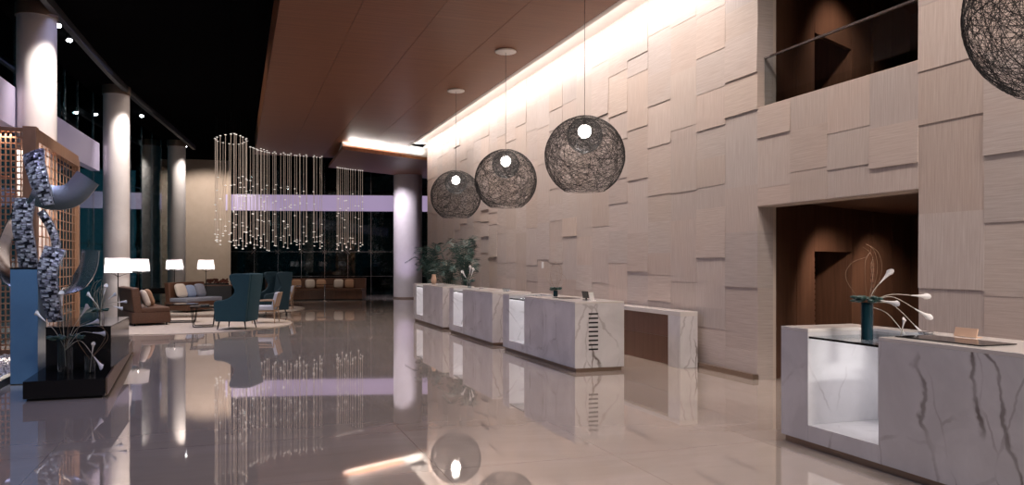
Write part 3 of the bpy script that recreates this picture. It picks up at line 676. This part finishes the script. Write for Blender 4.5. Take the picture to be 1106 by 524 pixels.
# ------------------------------------------------------------------ palms
def palm(loc, h, label, seed, nf=15):
    t = thing('potted_palm', label, 'palm', loc, 0, 'palms behind the desks'); r = random.Random(seed)
    bm = B(); lathe(bm, [(0, 0), (.19, 0), (.25, .42), (.23, .42), (.21, .38), (0, .38)], 24); new_obj('pot', bm, M_blackm, t, True)
    for k in range(nf):
        bl = B()
        a = k * 2.4 + r.uniform(-.3, .3); out = r.uniform(.25, .85); hh = h * r.uniform(.62, 1.0) * (1 - out * .16)
        base = Vector((r.uniform(-.06, .06), r.uniform(-.06, .06), .38)); dr = Vector((math.cos(a), math.sin(a), 0))
        if dr.x > 0: dr.x *= .45
        pts = smooth_pts([base, base + dr * out * .18 + Vector((0, 0, (hh - .38) * .55)), base + dr * out * .55 + Vector((0, 0, (hh - .38) * .95)), base + dr * out * 1.05 + Vector((0, 0, (hh - .38) * .86))], 9)
        tube(bl, pts, [.009 - .006 * i / len(pts) for i in range(len(pts))], 5)
        for i in range(9, len(pts)):
            f = (i - 9) / (len(pts) - 10); ln = .27 * math.sin(PI * (.15 + .78 * f)) + .03
            d = (pts[min(i + 1, len(pts) - 1)] - pts[i - 1]).normalized(); side = d.cross(Vector((0, 0, 1))).normalized()
            for s in (-1, 1):
                q0 = pts[i]; e = q0 + (side * s * .75 + d * .6 + Vector((0, 0, -.25 - .15 * r.random()))).normalized() * ln
                md = q0.lerp(e, .45) + Vector((0, 0, .02)); wd = d * .011
                for q_ in (md, e): q_.x = min(q_.x, WX - .12 - loc[0])
                a0, a1, b0, b1, c0 = bl.verts.new(q0 - wd * .3), bl.verts.new(q0 + wd * .3), bl.verts.new(md - wd), bl.verts.new(md + wd), bl.verts.new(e)
                bl.faces.new((a0, a1, b1, b0)); bl.faces.new((b0, b1, c0))
        new_obj('frond', bl, M_leaf, t)
palm((5.85, 24.6, 0), 2.55, 'left potted palm, beyond the farthest desk near the white column', 3, 19)
palm((6.05, 21.3, 0), 2.75, 'taller right potted palm against the stone wall', 11, 20)
palm((6.0, 22.9, 0), 2.1, 'short bushy palm between the two tall palms', 31, 15)
# ------------------------------------------------------------------ lounge
def rug(x, y, r, label):
    bm = B(); lathe(bm, [(0, .0005), (r, .0005), (r + .01, .008), (r, .016), (0, .016)], 72); o = new_obj('round_rug', bm, M_rug, None, True); o.location = (x, y, 0); tag(o, label, 'rug', 'round cream rugs')
rug(-1.35, 22.2, 2.75, 'round cream rug under the near teal wing chair and coffee tables')
rug(-.45, 29.3, 2.75, 'more distant round cream rug under the far armchair')
RZ = .018
def legs(t, pts, z0, z1, r0, r1, M, splay=0):
    for (x, y) in pts:
        bm = B(); tube(bm, [(x * (1 + splay), y * (1 + splay), z0 + .003), (x, y, z1)], [r0, r1], 8); new_obj('leg', bm, M, t, True)
def wing_chair(loc, rz, label, M, Mi):
    t = thing('wing_chair', label, 'armchair', loc, rz, 'tall wing chairs')
    prof = smooth_pts([(-.40, .20, 0), (-.45, .7, 0), (-.52, 1.28, 0), (-.46, 1.345, 0), (-.2, 1.35, 0), (-.05, 1.33, 0), (-.02, 1.24, 0), (-.10, 1.05, 0), (-.14, .92, 0), (-.05, .80, 0), (.12, .72, 0), (.30, .70, 0), (.37, .63, 0), (.36, .40, 0), (.34, .20, 0)], 4)
    for s in (-1, 1):
        bm = B(); lo, hi = [], []
        for p in prof:
            fl = .05 * max(0, (p.y - .6)) * s
            lo.append(bm.verts.new((p.x, s * .33 + fl, p.y))); hi.append(bm.verts.new((p.x, s * .42 + fl, p.y)))
        n = len(prof); bm.faces.new(lo); bm.faces.new(hi[::-1])
        for i in range(n): bm.faces.new((lo[i], lo[(i + 1) % n], hi[(i + 1) % n], hi[i]))
        o = new_obj('side_wing', bm, M, t, True, 40); md = o.modifiers.new('b', 'BEVEL'); md.width = .018; md.segments = 3; md.limit_method = 'ANGLE'
    bm = B(); box(bm, (-.43, 0, .77), (.10, .68, 1.16), 0, .03, m=Matrix.Rotation(R(-6), 4, 'Y')); new_obj('backrest', bm, M, t, True)
    bm = B(); box(bm, (-.34, 0, .86), (.09, .62, .80), 0, .04, 3, m=Matrix.Rotation(R(-8), 4, 'Y')); new_obj('back_cushion', bm, Mi, t, True)
    bm = B(); box(bm, (.0, 0, .27), (.70, .655, .15), 0, .02); new_obj('seat_frame', bm, M, t, True)
    bm = B(); box(bm, (.05, 0, .42), (.66, .64, .15), 0, .04, 3); new_obj('seat_cushion', bm, Mi, t, True)
    legs(t, [(.28, .3), (.28, -.3), (-.34, .3), (-.34, -.3)], 0, .21, .012, .022, M_blackm, .12)
    return t
wing_chair((-.03, 20.4, RZ), R(158), 'tall teal velvet wing chair on the near rug', M_teal, M_tealx)
wing_chair((.95, 25.15, 0), R(205), 'dark blue wing chair behind the pale open armchair', M_tealx, M_tealx)
def open_chair(loc, rz, label):
    t = thing('open_armchair', label, 'armchair', loc, rz, 'pale armchairs with wooden frames')
    bm = B(); box(bm, (.02, 0, .40), (.56, .54, .12), 0, .035, 3); new_obj('seat_cushion', bm, M_seat, t, True)
    bm = B(); box(bm, (-.29, 0, .62), (.10, .54, .40), 0, .035, 3, m=Matrix.Rotation(R(-14), 4, 'Y')); new_obj('backrest', bm, M_seat, t, True)
    bm = B()
    for s in (-1, 1):
        tube(bm, smooth_pts([(.28, s * .31, .58), (.0, s * .31, .60), (-.26, s * .31, .60)], 4), .017, 6)
    box(bm, (0, 0, .32), (.60, .60, .035)); box(bm, (-.35, 0, .62), (.035, .62, .40), 0, .01, m=Matrix.Rotation(R(-14), 4, 'Y'))
    new_obj('frame', bm, M_chw, t)
    legs(t, [(.28, .31), (.28, -.31)], 0, .59, .014, .018, M_chw); legs(t, [(-.27, .31), (-.27, -.31)], 0, .62, .014, .018, M_chw, .15)
    return t
oc = open_chair((.72, 22.25, RZ), R(168), 'pale armchair with wooden frame on the right edge of the near rug')
dup(oc, (1.52, 28.5, RZ), R(172), 'pale wooden framed armchair on the far rug, beside the round table')
def cushion(bm, c, s, rz=0, tilt=0):
    g = bmesh.ops.create_uvsphere(bm, u_segments=20, v_segments=12, radius=1); mt = Matrix.Translation(c) @ Matrix.Rotation(rz, 4, 'Z') @ Matrix.Rotation(tilt, 4, 'Y')
    for v_ in g['verts']:
        x, y, z = v_.co; f = lambda a: math.copysign(abs(a) ** .5, a); k = max(abs(y), abs(z)); 
        v_.co = mt @ Vector((x * s[0] * .5, f(y) * s[1] * .5, f(z) * s[2] * .5))
def sofa(loc, rz, label, L, M, Ms, cush, D=.92):
    t = thing('sofa', label, 'sofa', loc, rz)
    bm = B(); box(bm, (0, 0, .20), (D, L, .28), 0, .02); new_obj('base', bm, M, t, True)
    bm = B(); box(bm, (.10, 0, .40), (D - .22, L, .13), 0, .035, 3); new_obj('seat_cushion', bm, Ms, t, True)
    bm = B(); box(bm, (-D / 2 + .11, 0, .64), (.20, L, .66), 0, .05, 3, m=Matrix.Rotation(R(-7), 4, 'Y')); new_obj('backrest', bm, M, t, True)
    legs(t, [(D / 2 - .08, L / 2 - .08), (D / 2 - .08, -L / 2 + .08), (-D / 2 + .08, L / 2 - .08), (-D / 2 + .08, -L / 2 + .08)], 0, .07, .02, .022, M_blackm)
    for (y, s, m_, lb) in cush:
        bm = B(); cushion(bm, (0, 0, 0), (.16, s, s), 0, R(-20)); o = new_obj('throw_cushion', bm, m_, None, True, 90)
        c_, s_ = math.cos(rz), math.sin(rz); px, py = -D / 2 + (.36 if y < -.1 or len(cush) > 2 else .58), y
        o.location = (loc[0] + px * c_ - py * s_, loc[1] + px * s_ + py * c_, loc[2] + .47 + s * .48); o.rotation_euler = (0, 0, rz); tag(o, lb, 'cushion', 'sofa cushions')
sofa((-2.35, 23.1, RZ), R(16), 'brown leather sofa at the left behind the nearest floor lamp', 2.0, M_brown, M_brown,
     [(-.70, .46, M_cush, 'pale cushion on the near end of the brown leather sofa'), (-.08, .46, M_cushb, 'tan cushion in the middle of the brown leather sofa')])
sofa((-1.35, 28.3, RZ), R(-38), 'grey sofa with brown back beside the small distant floor lamps', 1.7, M_brown, M_grey,
     [(-.5, .48, M_cush, 'cream cushion on the grey sofa, closest to its left end'), (-.05, .42, M_cushl, 'blue cushion in the middle of the grey sofa'), (.4, .46, M_grey, 'grey cushion at the right end of the grey sofa')])
def floor_lamp(loc, label, first=None):
    t = thing('floor_lamp', label, 'floor lamp', loc, 0, 'floor lamps in the lounge')
    bm = B(); lathe(bm, [(0, 0), (.15, 0), (.15, .015), (.03, .025), (.014, .05), (.012, 1.40), (0, 1.40)], 24); new_obj('pole', bm, M_blackm, t, True)
    bm = B()
    for k in range(3):
        a = k * 2 * PI / 3; tube(bm, smooth_pts([(0, 0, 1.28), (math.cos(a) * .12, math.sin(a) * .12, 1.33), (math.cos(a) * .298, math.sin(a) * .298, 1.385)], 4), .006, 5)
    new_obj('shade_arm', bm, M_blackm, t)
    bm = B(); lathe(bm, [(.30, 1.38), (.265, 1.72)], 36); new_obj('shade', bm, M_shade, t, True)
    bm = B(); lathe(bm, [(0, 1.40), (.015, 1.405), (.022, 1.43), (.015, 1.45), (0, 1.455)], 16); new_obj('bulb', bm, M_glow, t, True)
    return t
fl = floor_lamp((-2.63, 20.45, RZ), 'nearest floor lamp, large white shade in front of the brown sofa')
lampl = bpy.data.lights.new('lamp_bulb', 'POINT'); lampl.energy = 17; lampl.color = (1, .93, .90); lampl.shadow_soft_size = .03
dup(fl, (-2.62, 24.35, RZ), 0, 'floor lamp partly hidden behind the nearest lamp shade')
dup(fl, (-2.1, 30.4, RZ), 0, 'floor lamp in front of the most distant window column')
dup(fl, (-1.08, 31.1, RZ), 0, 'floor lamp in front of the beige back wall')
for p in ((-2.63, 20.45), (-2.62, 24.35), (-2.1, 30.4), (-1.08, 31.1)):
    o = bpy.data.objects.new('lamp_bulb', lampl); o.location = (*p, 1.50); COL.objects.link(o)
def coffee(loc, rz, sx, sy, h, label):
    t = thing('coffee_table', label, 'table', loc, rz, 'black coffee tables')
    bm = B(); box(bm, (0, 0, h - .015), (sx, sy, .03), 0, .004); new_obj('table_top', bm, M_black, t)
    for s in (-1, 1):
        bm = B(); y = s * (sy / 2 - .06)
        for q4 in ((( -sx / 2 + .03, y, h - .03), (-sx / 2 + .08, y, .012)), ((sx / 2 - .03, y, h - .03), (sx / 2 - .08, y, .012)), ((-sx / 2 + .08, y, .012), (sx / 2 - .08, y, .012))): tube(bm, q4, .012, 6)
        new_obj('sled_leg', bm, M_blackm, t)
coffee((-1.40, 23.2, RZ), R(0), .80, .75, .50, 'left black coffee table, beside the brown sofa')
coffee((-.80, 21.4, RZ), R(0), .62, .75, .52, 'right black coffee table, beside the teal wing chair')
bm = B(); box(bm, (0, 0, .02), (.22, .16, .04), .3, .004); o = new_obj('tray', bm, M_steel); o.location = (-.78, 21.3, .52 + RZ + .0005); tag(o, 'small silver tray on the right coffee table', 'tray')
t = thing('round_table', 'round dark pedestal table in front of the curved bench', 'table', (1.75, 30.6, .018))
bm = B(); lathe(bm, [(0, .72), (.55, .72), (.56, .735), (.55, .75), (0, .75)], 40); new_obj('table_top', bm, M_smoke if False else M_steel, t, True)
bm = B(); lathe(bm, [(0, 0), (.28, 0), (.28, .02), (.04, .05), (.035, .719), (0, .719)], 24); new_obj('pedestal', bm, M_blackm, t, True)
t = thing('sideboard', 'low dark sideboard with red brown top beside the distant lamps', 'sideboard', (-.75, 33.0, 0))
bm = B(); box(bm, (0, 0, .42), (1.1, .45, .62), 0, .01); new_obj('body', bm, M_dark2, t)
bm = B(); box(bm, (0, 0, .752), (1.16, .5, .04), 0, .006); new_obj('top', bm, M_wcons, t); legs(t, [(.5, .18), (-.5, .18), (.5, -.18), (-.5, -.18)], 0, .11, .02, .02, M_blackm)
r = random.Random(2); bm = B()
for k in range(70):
    bmesh.ops.create_icosphere(bm, subdivisions=1, radius=r.uniform(.03, .06), matrix=Matrix.Translation((r.uniform(-.4, .4), r.uniform(-.1, .1), r.uniform(.03, .16))))
bx_ = B(); box(bx_, (0, 0, .03), (.9, .26, .06), 0, .01)
t = thing('flower_trough', 'russet flowers in a long trough on the dark sideboard', 'flowers', (-.75, 33.0, .773)); new_obj('trough', bx_, M_blackm, t)
bmesh.ops.translate(bm, verts=bm.verts, vec=(0, 0, .05)); new_obj('blooms', bm, noisy('russet_blooms', (.12, .035, .025), (.22, .07, .045), .8, 20), t, True, 180)['kind'] = 'stuff'
t = thing('console_table', 'long low black console in front of the most distant window column', 'console', (-2.75, 33.0, 0), R(8))
bm = B(); box(bm, (0, 0, .56), (1.8, .4, .22), 0, .006); new_obj('body', bm, M_black, t); legs(t, [(.8, .15), (-.8, .15), (.8, -.15), (-.8, -.15)], 0, .45, .02, .02, M_blackm)
# curved bench at the back
for sx_ in (2.2, 3.4, 4.6): spot('bench_fill_spot', (sx_, 33.2, 6.6 if sx_ < 0 else 5.9), (sx_, 35.5, .5), 170, WARM, 70, .8, .06)  # added spots, only there to brighten the bench and cushions
t = thing('curved_bench', 'long curved brown banquette in front of the back glazing', 'bench', (0, 0, 0))
def arc(cx, cy, r0, r1, a0, a1, n=28):
    o_ = [(cx + r0 * math.cos(a0 + (a1 - a0) * i / n), cy + r0 * math.sin(a0 + (a1 - a0) * i / n)) for i in range(n + 1)]
    return o_ + [(cx + r1 * math.cos(a0 + (a1 - a0) * i / n), cy + r1 * math.sin(a0 + (a1 - a0) * i / n)) for i in range(n, -1, -1)]
cx, cy = 3.3, 30.6
a0, a1 = R(66), R(114)
bm = B(); prism(bm, arc(cx, cy, 4.65, 5.3, a0, a1), .05, .40); new_obj('base', bm, M_wdark, t)
bm = B(); prism(bm, arc(cx, cy, 4.55, 5.15, a0, a1), .405, .50); new_obj('seat', bm, M_brown, t)
bm = B(); prism(bm, arc(cx, cy, 5.16, 5.34, a0, a1), .405, .95); new_obj('backrest', bm, M_brown, t)
bm = B(); prism(bm, arc(cx, cy, 4.72, 5.2, a0, a1), 0, .05); new_obj('plinth', bm, M_blackm, t)
for i, (an, dsc) in enumerate(((105, 'at the left end'), (99.6, 'second from the left end'), (93, 'left of the middle'), (87.6, 'right of the middle'), (79, 'second from the right end'), (73.6, 'at the right end'))):
    bm = B(); cushion(bm, (0, 0, 0), (.14, .42, .40), 0, 0); o = new_obj('throw_cushion', bm, M_cushb if i % 2 else M_cush, None, True, 90)
    o.location = (cx + 5.06 * math.cos(R(an)), cy + 5.06 * math.sin(R(an)), .71); o.rotation_euler = (0, 0, R(an)); tag(o, 'bench cushion leaning on the curved banquette, ' + dsc, 'cushion', 'cushions on the curved bench')
t = thing('round_table', 'small dark round table at the middle of the curved bench', 'table', (3.55, 34.5, 0))
bm = B(); lathe(bm, [(0, .70), (.38, .70), (.38, .72), (0, .72)], 32); new_obj('table_top', bm, M_black, t, True)
bm = B(); lathe(bm, [(0, 0), (.22, 0), (.22, .02), (.03, .04), (.03, .699), (0, .699)], 20); new_obj('pedestal', bm, M_chrome, t, True)
